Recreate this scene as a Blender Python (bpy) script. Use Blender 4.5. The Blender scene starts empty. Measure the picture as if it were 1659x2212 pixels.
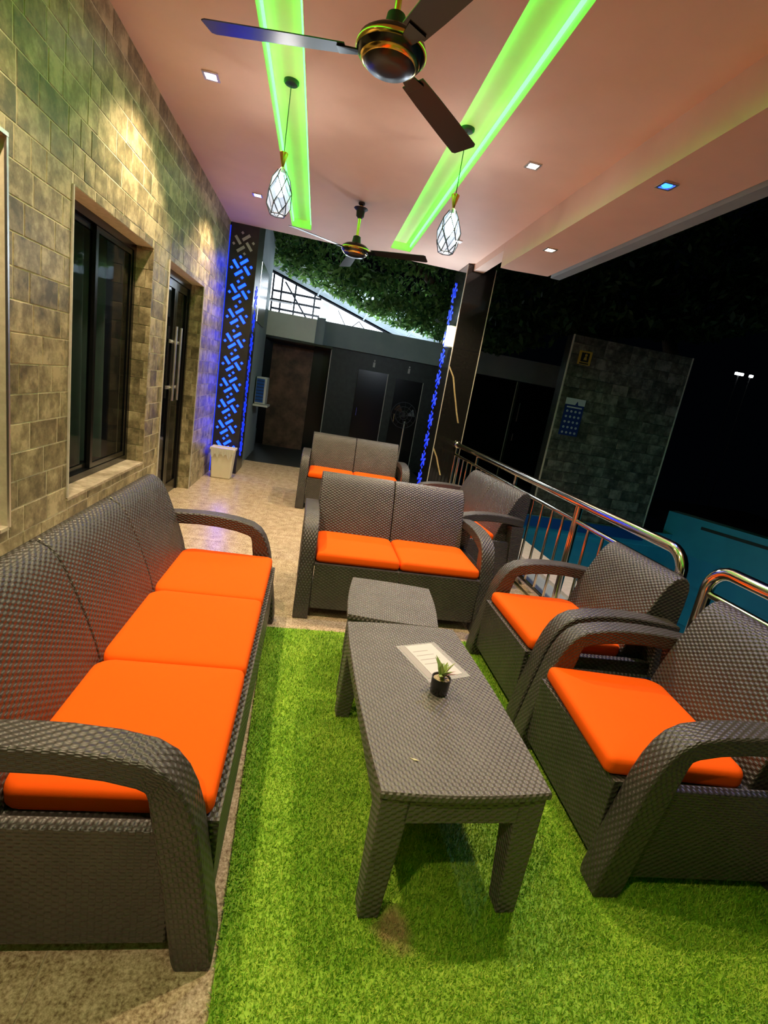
import bpy, bmesh, math, random
import numpy as np
from mathutils import Matrix, Vector
R = math.radians
random.seed(7)
rng = np.random.default_rng(7)
scene = bpy.context.scene
C = scene.collection

# ------------------------------------------------------------------ camera
cam_d = bpy.data.cameras.new('camera')
cam = bpy.data.objects.new('camera', cam_d)
C.objects.link(cam)
yaw, pitch, roll = 0.170534, -0.23546361, 0.17225743
fw = Vector((math.sin(yaw)*math.cos(pitch), math.cos(yaw)*math.cos(pitch), math.sin(pitch)))
r0 = Vector((math.cos(yaw), -math.sin(yaw), 0)); u0 = r0.cross(fw)
rt = math.cos(roll)*r0 + math.sin(roll)*u0
up = -math.sin(roll)*r0 + math.cos(roll)*u0
m = Matrix((rt, up, -fw)).transposed().to_4x4()
m.translation = Vector((0, 0, 1.42))
cam.matrix_world = m
cam_d.sensor_fit = 'HORIZONTAL'; cam_d.sensor_width = 36.0
cam_d.lens = 36*1085.0724/1659
cam_d.clip_start = 0.05
scene.camera = cam

# ------------------------------------------------------------------ world, exposure
w = bpy.data.worlds.new('night'); scene.world = w; w.use_nodes = True
w.node_tree.nodes['Background'].inputs[0].default_value = (0.10, 0.16, 0.30, 1)
w.node_tree.nodes['Background'].inputs[1].default_value = 0.0012
scene.view_settings.view_transform = 'Standard'
scene.view_settings.look = 'None'
scene.view_settings.gamma = 1.0
scene.view_settings.use_curve_mapping = False
scene.view_settings.exposure = 1.25

SPOT_W, PEND_W, LED_E = 70.0, 30.0, 4.6
WARM = (1.0, 0.74, 0.49)

# ------------------------------------------------------------------ helpers
def lin(r, g, b):
    f = lambda c: (c/12.92 if c <= .04045 else ((c+.055)/1.055)**2.4)
    return (f(r/255), f(g/255), f(b/255), 1)

class MB:
    def __init__(s): s.v = []; s.f = []; s.uv = []; s.has = False
    def add(s, vs, fs, uvs=None):
        o = len(s.v); s.v += [tuple(p) for p in vs]
        s.f += [tuple(i+o for i in f) for f in fs]
        if uvs: s.has = True
        s.uv += (uvs if uvs else [None]*len(fs))
        return s
    def box(s, x0, x1, y0, y1, z0, z1):
        return s.add([(x0,y0,z0),(x1,y0,z0),(x1,y1,z0),(x0,y1,z0),(x0,y0,z1),(x1,y0,z1),(x1,y1,z1),(x0,y1,z1)],
              [(0,3,2,1),(4,5,6,7),(0,1,5,4),(1,2,6,5),(2,3,7,6),(3,0,4,7)])
    def frustum(s, b, t, z0, z1):          # b, t = (x0,x1,y0,y1) at bottom / top
        return s.add([(b[0],b[2],z0),(b[1],b[2],z0),(b[1],b[3],z0),(b[0],b[3],z0),(t[0],t[2],z1),(t[1],t[2],z1),(t[1],t[3],z1),(t[0],t[3],z1)],
              [(0,3,2,1),(4,5,6,7),(0,1,5,4),(1,2,6,5),(2,3,7,6),(3,0,4,7)])
    def lathe(s, prof, n=24, c=(0,0), cap=True):
        vs = [(c[0]+r*math.cos(2*math.pi*k/n), c[1]+r*math.sin(2*math.pi*k/n), z) for r, z in prof for k in range(n)]
        fs = []
        for i in range(len(prof)-1):
            for k in range(n):
                k2 = (k+1) % n
                fs.append((i*n+k, i*n+k2, (i+1)*n+k2, (i+1)*n+k))
        if cap:
            fs.append(tuple(range(n-1, -1, -1))); fs.append(tuple((len(prof)-1)*n+k for k in range(n)))
        return s.add(vs, fs)
    def tube(s, pts, r, n=10, cap=True):
        pts = [Vector(p) for p in pts]; rr = r if isinstance(r, (list, tuple)) else [r]*len(pts)
        vs = []; prev = None
        for i, p in enumerate(pts):
            d = (pts[min(i+1, len(pts)-1)] - pts[max(i-1, 0)]).normalized()
            a = prev - d*prev.dot(d) if prev is not None else (d.cross(Vector((0,0,1))) if abs(d.z) < .9 else d.cross(Vector((1,0,0))))
            a.normalize(); b = d.cross(a); prev = a
            for k in range(n):
                t = 2*math.pi*k/n
                vs.append(p + rr[i]*(math.cos(t)*a + math.sin(t)*b))
        fs = [(i*n+k, i*n+(k+1) % n, (i+1)*n+(k+1) % n, (i+1)*n+k) for i in range(len(pts)-1) for k in range(n)]
        if cap:
            fs.append(tuple(range(n-1, -1, -1))); fs.append(tuple((len(pts)-1)*n+k for k in range(n)))
        return s.add(vs, fs)
    def prism(s, poly, axis, a, b):         # closed polygon extruded along axis from a to b
        def P(u, v, t): return {'x': (t,u,v), 'y': (u,t,v), 'z': (u,v,t)}[axis]
        n = len(poly)
        vs = [P(u,v,a) for u,v in poly] + [P(u,v,b) for u,v in poly]
        fs = [tuple(range(n)), tuple(range(2*n-1, n-1, -1))] + [(i, i+n, (i+1) % n+n, (i+1) % n) for i in range(n)]
        return s.add(vs, fs)
    def mesh(s, name, smooth=None, fix=True):
        me = bpy.data.meshes.new(name); me.from_pydata(s.v, [], s.f)
        if s.has or True:
            ul = me.uv_layers.new(name='UVMap')
            buf = np.zeros(len(me.loops)*2)
            for p, uv in zip(me.polygons, s.uv):
                nrm = p.normal; ax = max(range(3), key=lambda i: abs(nrm[i]))
                for k, li in enumerate(p.loop_indices):
                    if uv: u_, v_ = uv[k]
                    else:
                        co = me.vertices[me.loops[li].vertex_index].co
                        u_, v_ = (co.y, co.z) if ax == 0 else (co.x, co.z) if ax == 1 else (co.x, co.y)
                    buf[2*li] = u_; buf[2*li+1] = v_
            ul.data.foreach_set('uv', buf)
        if fix or smooth:
            bm = bmesh.new(); bm.from_mesh(me)
            if fix: bmesh.ops.recalc_face_normals(bm, faces=bm.faces)
            if smooth:
                for f in bm.faces: f.smooth = True
                for e in bm.edges:
                    if len(e.link_faces) == 2 and e.calc_face_angle(0) > R(smooth): e.smooth = False
            bm.to_mesh(me); bm.free()
        return me
    def build(s, name, mat, parent=None, smooth=None, bevel=0, fix=True):
        me = s.mesh(name, smooth, fix)
        return obj(name, me, mat, parent, bevel)

def obj(name, me, mat=None, parent=None, bevel=0):
    o = bpy.data.objects.new(name, me); C.objects.link(o)
    if mat and not me.materials: me.materials.append(mat)
    if parent: o.parent = parent
    if bevel:
        b = o.modifiers.new('bevel', 'BEVEL'); b.width = bevel; b.segments = 2; b.limit_method = 'ANGLE'; b.angle_limit = R(40)
    return o
def tag(o, label, cat, group=None):
    o['label'] = label; o['category'] = cat
    if group: o['group'] = group
    return o
def thing(name, label, cat, loc=(0,0,0), rz=0, group=None):
    o = bpy.data.objects.new(name, None); C.objects.link(o); o.empty_display_size = .1
    o.location = loc; o.rotation_euler = (0, 0, rz)
    return tag(o, label, cat, group)
def struct(o):
    o['kind'] = 'structure'; return o
def structE(name, loc=(0,0,0)):
    o = bpy.data.objects.new(name, None); C.objects.link(o); o.location = loc
    return struct(o)
def dup(root, loc, rz, label=None):
    r = root.copy(); C.objects.link(r); r.location = loc; r.rotation_euler = (0, 0, rz)
    if label: r['label'] = label
    for ch in root.children:
        c = ch.copy(); C.objects.link(c); c.parent = r
        for g in ch.children:
            d = g.copy(); C.objects.link(d); d.parent = c
    return r
def light(name, kind, loc, energy, color, **kw):
    l = bpy.data.lights.new(name, kind); l.energy = energy; l.color = color
    for k, v in kw.items(): setattr(l, k, v)
    o = bpy.data.objects.new(name, l); C.objects.link(o); o.location = loc
    return o

# ------------------------------------------------------------------ materials
def base(name, col, rough=.5, metal=0, spec=.5, **kw):
    mt = bpy.data.materials.new(name); mt.use_nodes = True
    b = mt.node_tree.nodes['Principled BSDF']
    b.inputs['Base Color'].default_value = col if len(col) == 4 else (*col, 1)
    b.inputs['Roughness'].default_value = rough; b.inputs['Metallic'].default_value = metal
    b.inputs['Specular IOR Level'].default_value = spec
    for k, v in kw.items(): b.inputs[k].default_value = v
    return mt
def emis(name, col, s, under=(0.02,0.02,0.02)):
    mt = base(name, under, .5)
    b = mt.node_tree.nodes['Principled BSDF']
    b.inputs['Emission Color'].default_value = (*col, 1); b.inputs['Emission Strength'].default_value = s
    return mt
class N:
    def __init__(s, mt): s.t = mt.node_tree; s.b = s.t.nodes['Principled BSDF']
    def new(s, kind, **kw):
        n = s.t.nodes.new(kind)
        for k, v in kw.items(): setattr(n, k, v)
        return n
    def link(s, a, b): s.t.links.new(a, b)
    def math(s, op, a, b=None):
        n = s.new('ShaderNodeMath', operation=op)
        for i, x in enumerate((a, b)):
            if x is None: continue
            if isinstance(x, (int, float)): n.inputs[i].default_value = x
            else: s.link(x, n.inputs[i])
        return n.outputs[0]
    def ramp(s, fac, stops):
        n = s.new('ShaderNodeValToRGB')
        el = n.color_ramp.elements
        while len(el) < len(stops): el.new(.5)
        for e, (p, c) in zip(el, stops): e.position = p; e.color = c if len(c) == 4 else (*c, 1)
        s.link(fac, n.inputs[0]); return n.outputs[0]
    def noise(s, scale, detail=4, rough=.6, vec=None):
        n = s.new('ShaderNodeTexNoise'); n.inputs['Scale'].default_value = scale
        n.inputs['Detail'].default_value = detail; n.inputs['Roughness'].default_value = rough
        if vec is not None: s.link(vec, n.inputs['Vector'])
        return n.outputs['Fac']
    def bump(s, h, strength, dist):
        n = s.new('ShaderNodeBump'); n.inputs['Strength'].default_value = strength; n.inputs['Distance'].default_value = dist
        s.link(h, n.inputs['Height']); s.link(n.outputs[0], s.b.inputs['Normal'])

def wicker_mat(name='woven_rattan', lo=(.045,.040,.035), hi=(.064,.057,.050)):
    mt = base(name, (0.050, 0.042, 0.036), .40, spec=.65); n = N(mt)
    uv = n.new('ShaderNodeUVMap', uv_map='UVMap'); sp = n.new('ShaderNodeSeparateXYZ'); n.link(uv.outputs[0], sp.inputs[0])
    su = n.math('SINE', n.math('MULTIPLY', sp.outputs[0], math.pi/.0155))
    sv = n.math('SINE', n.math('MULTIPLY', sp.outputs[1], math.pi/.0096))
    p = n.math('MULTIPLY', su, sv)
    h = n.math('MULTIPLY', n.math('SIGN', p), n.math('POWER', n.math('ABSOLUTE', p), .55))
    n.bump(h, 1.0, .0017)
    pos = n.new('ShaderNodeNewGeometry')
    v = n.noise(9, 3, .6, pos.outputs['Position'])
    n.link(n.ramp(v, [(.3, lo), (.7, hi)]), n.b.inputs['Base Color'])
    return mt
def stone_tile_mat(name, cols, rough=.42, scale=9):
    mt = base(name, cols[0], rough, spec=.45); n = N(mt)
    g = n.new('ShaderNodeNewGeometry'); oi = n.new('ShaderNodeObjectInfo')
    add = n.new('ShaderNodeVectorMath', operation='ADD'); n.link(g.outputs['Position'], add.inputs[0])
    r = n.math('MULTIPLY', n.math('ADD', oi.outputs['Random'], g.outputs['Random Per Island']), 13.0)
    n.link(r, add.inputs[1])
    a = n.noise(scale, 6, .62, add.outputs[0]); b2 = n.noise(scale*4.5, 4, .7, add.outputs[0])
    mx = n.math('ADD', n.math('MULTIPLY', a, .72), n.math('MULTIPLY', b2, .28))
    jit = n.math('MULTIPLY', n.math('SUBTRACT', n.math('FRACT', r), .5), .13)
    n.link(n.ramp(n.math('ADD', mx, jit), [(.37, cols[0]), (.5, cols[1]), (.63, cols[2])]), n.b.inputs['Base Color'])
    n.bump(mx, .45, .004)
    return mt
def floor_mat():
    mt = base('speckled_granite_tile', (.4,.3,.2), .24, spec=.5); n = N(mt)
    g = n.new('ShaderNodeNewGeometry')
    a = n.noise(95, 3, .7, g.outputs['Position']); b2 = n.noise(14, 3, .5, g.outputs['Position'])
    mx = n.math('ADD', n.math('MULTIPLY', a, .75), n.math('MULTIPLY', b2, .25))
    n.link(n.ramp(mx, [(.36, (.20,.135,.075)), (.5, (.52,.40,.255)), (.64, (.80,.67,.48))]), n.b.inputs['Base Color'])
    return mt
def grass_mat():
    mt = base('artificial_grass', (.1,.3,.02), .6, spec=.3); n = N(mt)
    g = n.new('ShaderNodeNewGeometry')
    big = n.noise(3.2, 3, .55, g.outputs['Position'])
    mx = n.math('ADD', n.math('MULTIPLY', g.outputs['Random Per Island'], .7), n.math('MULTIPLY', big, .5))
    col = n.ramp(mx, [(.2, (.060,.195,.004)), (.55, (.175,.39,.010)), (.95, (.50,.68,.08))])
    # worn straw-coloured patch near the table foot
    sp = n.new('ShaderNodeVectorMath', operation='DISTANCE'); n.link(g.outputs['Position'], sp.inputs[0]); sp.inputs[1].default_value = (.405, 1.02, 0)
    pt = n.math('ADD', sp.outputs['Value'], n.math('MULTIPLY', n.noise(16, 2, .5, g.outputs['Position']), .09))
    mk = n.ramp(pt, [(.075, (1,1,1)), (.115, (0,0,0))])
    mix = n.new('ShaderNodeMix', data_type='RGBA'); n.link(mk, mix.inputs[0]); n.link(col, mix.inputs[6]); mix.inputs[7].default_value = (.42,.33,.13,1)
    n.link(mix.outputs[2], n.b.inputs['Base Color'])
    return mt
def granite_black():
    mt = base('polished_black_granite', (.012,.012,.012), .09, spec=.6); n = N(mt)
    g = n.new('ShaderNodeNewGeometry'); v = n.noise(40, 5, .7, g.outputs['Position'])
    n.link(n.ramp(v, [(.4, (.010,.010,.010)), (.7, (.020,.019,.017))]), n.b.inputs['Base Color'])
    return mt
def fabric_orange():
    mt = base('orange_canvas', (1.0,.115,.002), .85, spec=.15); n = N(mt)
    g = n.new('ShaderNodeNewGeometry'); v = n.noise(420, 2, .5, g.outputs['Position']); n.bump(v, .15, .001)
    return mt
def leafy(name, a, b):
    mt = base(name, a, .5, spec=.4); n = N(mt)
    g = n.new('ShaderNodeNewGeometry')
    c = n.ramp(g.outputs['Random Per Island'], [(0, a), (1, b)]); n.link(c, n.b.inputs['Base Color'])
    tr = n.new('ShaderNodeBsdfTranslucent'); n.link(c, tr.inputs[0]); mx = n.new('ShaderNodeMixShader'); mx.inputs[0].default_value = .5
    n.link(n.b.outputs[0], mx.inputs[1]); n.link(tr.outputs[0], mx.inputs[2]); n.link(mx.outputs[0], n.t.nodes['Material Output'].inputs[0])
    return mt
def noisy(name, a, b, scale, rough=.5, metal=0, spec=.5):
    mt = base(name, a, rough, metal, spec); n = N(mt)
    g = n.new('ShaderNodeNewGeometry'); v = n.noise(scale, 5, .6, g.outputs['Position'])
    n.link(n.ramp(v, [(.35, a), (.65, b)]), n.b.inputs['Base Color'])
    return mt
def clearish(name, col, transp, rough=.05, emit=None):
    mt = bpy.data.materials.new(name); mt.use_nodes = True; t = mt.node_tree
    b = t.nodes['Principled BSDF']; b.inputs['Base Color'].default_value = (*col, 1); b.inputs['Roughness'].default_value = rough
    tr = t.nodes.new('ShaderNodeBsdfTransparent'); mx = t.nodes.new('ShaderNodeMixShader'); mx.inputs[0].default_value = transp
    t.links.new(b.outputs[0], mx.inputs[1]); t.links.new(tr.outputs[0], mx.inputs[2])
    t.links.new(mx.outputs[0], t.nodes['Material Output'].inputs[0])
    if emit: b.inputs['Emission Color'].default_value = (*emit[0], 1); b.inputs['Emission Strength'].default_value = emit[1]
    return mt

M = dict(
    wicker=wicker_mat(), wicker_table=wicker_mat('woven_rattan_table', (.112,.102,.090), (.142,.130,.115)), orange=fabric_orange(), floor=floor_mat(), grass=grass_mat(), granite=granite_black(),
    tile=stone_tile_mat('split_stone_tile', [(.11,.092,.050), (.27,.225,.125), (.52,.445,.27)]),
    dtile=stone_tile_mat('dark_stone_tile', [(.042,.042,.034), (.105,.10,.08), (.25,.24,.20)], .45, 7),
    grout=noisy('cream_grout', (.60,.54,.38), (.72,.66,.48), 30, .8),
    fgrout=noisy('floor_joint', (.42,.33,.22), (.5,.4,.28), 30, .7),
    sill=stone_tile_mat('sill_tile', [(.25,.20,.13), (.42,.35,.25), (.6,.52,.4)]),
    ceil=noisy('painted_ceiling', (.74,.525,.415), (.78,.555,.44), 3, .6, spec=.3),
    black=base('black_frame', (.006,.006,.006), .22),
    blackmat=base('matt_black', (.010,.010,.011), .6),
    glass=clearish('tinted_glass', (.004,.005,.006), .62, .03),
    curtain=noisy('teal_curtain', (.13,.23,.21), (.19,.31,.28), 4, .8),
    chrome=base('polished_steel', (.78,.72,.62), .13, 1),
    steel=base('brushed_steel', (.72,.70,.66), .38, 1),
    gold=base('gold', (.75,.48,.12), .2, 1),
    goldpaint=noisy('gold_inlay', (.62,.47,.22), (.8,.66,.38), 25, .35, .3),
    brown=noisy('dark_brown_enamel', (.006,.004,.003), (.011,.007,.005), 6, .30),
    white=noisy('white_plastic', (.70,.64,.50), (.76,.70,.56), 5, .45),
    acwhite=base('cream_casing', (.55,.56,.52), .4),
    bag=clearish('bin_liner', (.7,.68,.6), .25, .35),
    bluewall=noisy('grey_render', (.21,.27,.29), (.27,.33,.35), 2, .8),
    cream=noisy('pale_green_render', (.60,.66,.56), (.68,.73,.63), 2.5, .8),
    darkwall=noisy('dark_cladding', (.012,.016,.017), (.026,.033,.033), 12, .5),
    door=base('dark_door', (.004,.004,.005), .25),
    browndoor=noisy('mottled_brown_door', (.06,.03,.018), (.24,.12,.07), 4.5, .5),
    bark=noisy('bark', (.05,.035,.02), (.09,.06,.035), 12, .9),
    leaf=leafy('tree_leaf', (.014,.07,.02), (.19,.36,.08)),
    leafd=leafy('dark_tree_leaf', (.012,.040,.010), (.05,.11,.03)),
    lit=emis('glowing_white_face', (.80,.90,1.0), 2.6, (.7,.7,.7)),  # emission stands in for light on the hall wall and a window reflection
    sheet=noisy('corrugated_sheet', (.30,.36,.40), (.38,.44,.48), 3, .4),
    bar=base('dark_steel_bar', (.02,.022,.03), .4),
    blue=emis('blue_backlit_cutout', (.002,.020,1.0), 5.2, (.02,.05,.2)),
    bluedim=emis('blue_side_cutout', (.002,.028,1.0), .5, (.02,.05,.2)),
    unlit=base('unlit_cutout', (.45,.46,.45), .5),
    panel=noisy('dark_panel', (.020,.019,.018), (.030,.028,.026), 8, .3),
    led=emis('green_led_strip', (.042,1.0,.06), LED_E),
    spotlens=emis('downlight_lens', (1.0,.86,.92), 16),
    spotblue=emis('blue_downlight_lens', (.01,.07,1.0), 5),
    spotwarm=emis('warm_downlight_lens', (1.0,.88,.6), 30),
    bulb=emis('bulb', (.75,.9,1.0), 9),
    shade=clearish('pendant_glass', (.32,.40,.46), .74, .12, ((.50,.72,1.0), .26)),
    sconce=emis('wall_lamp_glass', (.85,.92,1.0), 12),
    pooltile=noisy('pool_tile', (.03,.34,.55), (.045,.40,.62), 5, .35),
    poolblue=base('pool_line_tile', (.01,.08,.36), .35),
    tealwall=noisy('teal_paint', (.010,.24,.40), (.014,.28,.45), 3, .5),
    coping=noisy('pale_coping', (.50,.47,.40), (.6,.57,.5), 20, .5),
    water=clearish('pool_water', (.01,.12,.16), .75, .03),
    ydot=base('yellow_sign', (.50,.33,.05), .5),
    ink=base('dark_print', (.01,.01,.01), .6),
    poster=base('blue_poster', (.010,.030,.20), .5),
    posterw=base('white_print', (.55,.60,.66), .5),
    paper=base('white_paper', (.58,.56,.55), .6),
    paperg=base('grey_print', (.36,.33,.32), .6),
    sleeve=clearish('plastic_sleeve', (.8,.8,.8), .72, .12),
    pot=base('black_pot', (.008,.008,.008), .25),
    gravel=noisy('gravel', (.35,.24,.12), (.75,.62,.42), 140, .8),
    succ=noisy('succulent_leaf', (.16,.28,.06), (.34,.42,.13), 20, .45),
    succr=noisy('reddish_leaf', (.28,.12,.10), (.40,.20,.18), 20, .45),
    straw=base('dry_leaf', (.62,.58,.38), .7),
    farlamp=emis('distant_lamp', (.9,.95,1.0), 5),
)

# ------------------------------------------------------------------ the setting
WX, CZ = -1.242, 3.04
# floor slab with separate tiles
fl = struct(MB().box(-1.44, 2.06, -2.5, 8.05, -.16, -.0012).build('floor', M['fgrout']))
tile_me = None
T = .60; tmesh = {}
ys = np.arange(-2.54, 8.05, T); xs = np.arange(-1.65, 2.06, T)
for x in xs:
    for y in ys:
        x0, x1, y0, y1 = max(x, -1.44)+.002, min(x+T, 2.06)-.002, max(y, -2.5)+.002, min(y+T, 8.05)-.002
        if x1-x0 < .03 or y1-y0 < .03: continue
        key = (round(x1-x0, 3), round(y1-y0, 3))
        if key not in tmesh: tmesh[key] = MB().box(0, key[0], 0, key[1], -.004, .006).mesh('floor_tile')
        o = obj('floor_tile', tmesh[key], M['floor'], fl); o.location = (x0, y0, -.006)

# left wall with openings
OPEN = [(1.0, 2.315, .565, 2.085), (2.85, 4.09, .565, 2.105), (4.475, 5.71, 0, 2.115)]
Y0, Y1 = -2.5, 6.85
mb = MB(); DX0 = -1.44
def wall_rects(ya, yb, za, zb, openings):
    rects = [(ya, yb, za, zb)]
    for (a, b, c, d) in openings:
        out = []
        for (p, q, r, s) in rects:
            if b <= p or a >= q or d <= r or c >= s: out.append((p, q, r, s)); continue
            if p < a: out.append((p, a, r, s))
            if b < q: out.append((b, q, r, s))
            p2, q2 = max(p, a), min(q, b)
            if r < c: out.append((p2, q2, r, c))
            if d < s: out.append((p2, q2, d, s))
        rects = out
    return rects
for (p, q, r, s) in wall_rects(Y0, Y1, 0, CZ+.1, OPEN): mb.box(DX0, WX-.004, p, q, r, s)
wl = struct(mb.build('wall_left', M['grout']))
# stone tiles on it: the largest in view are parts, the rest joined
TH = .1267
tiles = []
row = 0; z = 0
while z < CZ-.01:
    y = Y0 + random.uniform(0, .2)*0
    y -= (row % 3)*.09
    while y < Y1:
        wd = random.choice([.12, .16, .21, .25, .25])
        for (p, q, r, s) in wall_rects(max(y, Y0), min(y+wd, Y1), z, min(z+TH, CZ), OPEN):
            if q-p > .012 and s-r > .012: tiles.append((p+.002, q-.002, r+.002, s-.002))
        y += wd
    z += TH; row += 1
def wscore(t):
    yc, zc = (t[0]+t[1])/2, (t[2]+t[3])/2
    v = Vector((WX, yc, zc-1.42)); c = v.dot(fw)
    if c <= .3: return 0
    px, py = v.dot(rt)/c, v.dot(up)/c
    if abs(px) > .80 or abs(py) > 1.06: return 0
    if zc < .5 and .6 < yc < 2.6: return 0
    return (t[1]-t[0])*(t[3]-t[2])*abs(v.x)/v.length**3
tiles.sort(key=wscore, reverse=True)
def tile_mesh(): return MB().add([(0,0,0),(0,1,0),(0,1,1),(0,0,1),(1,.02,.02),(1,.98,.02),(1,.98,.98),(1,.02,.98)],
        [(4,5,6,7),(0,4,7,3),(1,2,6,5),(0,1,5,4),(3,7,6,2)]).mesh('stone_tile')
tm = tile_mesh()
NREV = 60
rest = MB()
for i, t in enumerate(tiles):
    th = .0016 + random.uniform(0, .0018)
    if i < 300-NREV:
        o = obj('stone_tile', tm, M['tile'], wl); o.location = (WX-.0045, t[0], t[2]); o.scale = (th, t[1]-t[0], t[3]-t[2])
    else: rest.box(WX-.0045, WX-.0045+th, *t)
# reveals of the openings (far jambs face the camera) and sills
for (a, b, c, d) in OPEN[1:]:
    z = c
    while z < d-.01:
        z1 = min(z+TH, d); sp = random.choice([.07, .1, .12])
        for (xa, xb) in ((-1.395, -1.395+sp), (-1.395+sp, WX-.002)):
            o = obj('stone_tile', tm, M['tile'], wl); o.rotation_euler = (0, 0, -math.pi/2)
            o.location = (xa+.001, b, z+.001); o.scale = (.004, xb-xa-.002, z1-z-.002)
        z = z1
for (a, b, c, d) in OPEN[:2]:
    y = a
    while y < b-.01:
        y1 = min(y+.25, b)
        MB().box(-1.395, WX+.003, y+.0015, y1-.0015, c-.012, c+.004).build('sill_tile', M['sill'], wl)
        y = y1
ro = rest.build('stone_tile_field', M['tile'], wl); ro['kind'] = 'stuff'
# slim metal corner trims beside the openings
for i, (y, z0, z1) in enumerate([(2.315, .565, 2.085), (2.85, .575, 2.105), (4.475, 0, 2.115), (5.71, 0, 2.115)]):
    struct(MB().box(WX-.003, WX+.006, y-.006, y+.006, z0, z1).build('trim_%d' % (i+1), M['coping'] if i else M['steel']))
struct(MB().box(WX-.003, WX+.008, 1.0, 2.32, 2.085, 2.10).build('trim_5', M['steel']))

def sliding_window(idx, a, b, c, d):
    wn = structE('window_%d' % idx, (-1.39, (a+b)/2, c))
    L, Hh = (b-a), d-c; f = MB(); t = .045
    f.box(-.03, .03, -L/2, L/2, .005, t); f.box(-.03, .03, -L/2, L/2, Hh-t, Hh); f.box(-.03, .03, -L/2, -L/2+t, t, Hh-t); f.box(-.03, .03, L/2-t, L/2, t, Hh-t)
    f.build('window_frame', M['black'], wn)
    for s, xo in ((-1, -.012), (1, .012)):
        y0, y1 = (-L/2+t, .03) if s < 0 else (-.03, L/2-t)
        sa = MB(); q = .035
        sa.box(xo-.011, xo+.011, y0, y1, t, t+q).box(xo-.011, xo+.011, y0, y1, Hh-t-q, Hh-t).box(xo-.011, xo+.011, y0, y0+q, t+q, Hh-t-q).box(xo-.011, xo+.011, y1-q, y1, t+q, Hh-t-q)
        so = sa.build('sash', M['black'], wn)
        MB().box(xo-.003, xo+.003, y0+q, y1-q, t+q, Hh-t-q).build('pane', M['glass'], so)
    return wn
sliding_window(1, *OPEN[0]); sliding_window(2, *OPEN[1])
def curtain(name, label, y0, y1, z0, z1, x):
    n = 90; vs = []; fs = []
    for i in range(n+1):
        y = y0+(y1-y0)*i/n; dx = .035*math.sin(y*34)+.012*math.sin(y*71+1)
        vs += [(x+dx, y, z0), (x+dx*.8, y, z1), (x+dx-.004, y, z0), (x+dx*.8-.004, y, z1)]
    for i in range(n):
        a = 4*i; b = a+4
        fs += [(a,b,b+1,a+1),(a+2,a+3,b+3,b+2)]
    tag(MB().add(vs, fs).build(name, M['curtain'], smooth=80), label, 'curtain')
curtain('curtain', 'dark teal pleated curtain behind the left glass of the wide window', 2.86, 3.27, .60, 2.09, -1.52)
curtain('curtain', 'dark teal pleated curtain behind the right glass of the wide window', 3.42, 4.02, .60, 2.09, -1.52)
struct(MB().box(-1.95, -1.93, -2.5, 6.85, 0, 3.1).build('wall_inner', M['blackmat']))
# glass door
a, b, c, d = OPEN[2]
dr = structE('door_1', (-1.39, (a+b)/2, 0)); L = b-a
MB().box(-.03, .03, -L/2, -L/2+.05, 0, d).box(-.03, .03, L/2-.05, L/2, 0, d).box(-.03, .03, -L/2+.05, L/2-.05, d-.06, d).build('door_frame', M['black'], dr)
for s in (-1, 1):
    y0, y1 = (-L/2+.05, .137) if s < 0 else (.143, L/2-.05)
    lf = MB().box(-.015, .015, y0, y0+.05, .02, d-.06).box(-.015, .015, y1-.05, y1, .02, d-.06).box(-.015, .015, y0+.05, y1-.05, .02, .12).box(-.015, .015, y0+.05, y1-.05, d-.13, d-.06).build('door_leaf', M['black'], dr)
    MB().box(-.004, .004, y0+.05, y1-.05, .12, d-.13).build('pane', M['glass'], lf)
    yy = .14+s*.085
    MB().tube([(.055, yy, .98), (.055, yy, 1.66)], .013).tube([(.013, yy, 1.10), (.055, yy, 1.10)], .008).tube([(.013, yy, 1.52), (.055, yy, 1.52)], .008).build('door_handle', M['steel'], lf, smooth=50)
    MB().box(.012, .03, yy-.10 if s < 0 else yy-.02, yy+.02 if s < 0 else yy+.10, 1.085, 1.115).build('lock_plate', M['steel'], lf, bevel=.003)
    MB().box(.012, .03, yy-.07 if s < 0 else yy-.02, yy+.02 if s < 0 else yy+.07, 1.505, 1.535).build('lock_plate', M['steel'], lf, bevel=.003)

# ceiling with two recessed light coves and the lowered edge beam
S1, S2 = (-.505, -.285), (.648, .888)
CY0, CY1, SE = -2.5, 6.86, 6.48
ce = MB(); top = CZ+.16
for (x0, x1) in ((-1.44, S1[0]), (S1[1], S2[0]), (S2[1], 1.673)): ce.box(x0, x1, CY0, CY1, CZ, top)
for S in (S1, S2):
    ce.box(S[0], S[1], SE, CY1, CZ, top); ce.box(S[0], S[1], CY0, SE, CZ+.085, top)
ce.box(1.673, 2.16, CY0, 5.30, 2.80, top)
ce.prism([(1.673,5.30),(2.16,5.30),(1.80,5.36),(1.673,5.36)], 'z', 2.80, top)
ce.box(1.673, 1.80, 5.365, 6.395, 2.965, top)
struct(ce.build('ceiling', M['ceil']))
struct(MB().box(2.163, 2.26, CY0, 5.22, 2.77, 2.90).build('trim_6', M['bluewall']))
struct(MB().box(-1.44, 2.16, CY0-.1, CY0-.005, 2.8, top).build('trim_7', M['ceil']))
for i, S in enumerate((S1, S2)):
    for j, x in enumerate((S[0]+.012, S[1]-.012)):
        side = ('left', 'right')[j]; wh = ('left ceiling recess', 'right ceiling recess')[i]
        tag(MB().box(x-.005, x+.005, -2.2, SE-.02, CZ+.045, CZ+.072).build('led_strip', M['led']), 'green LED strip along the %s side of the %s' % (side, wh), 'light strip', 'green cove lights')

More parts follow.
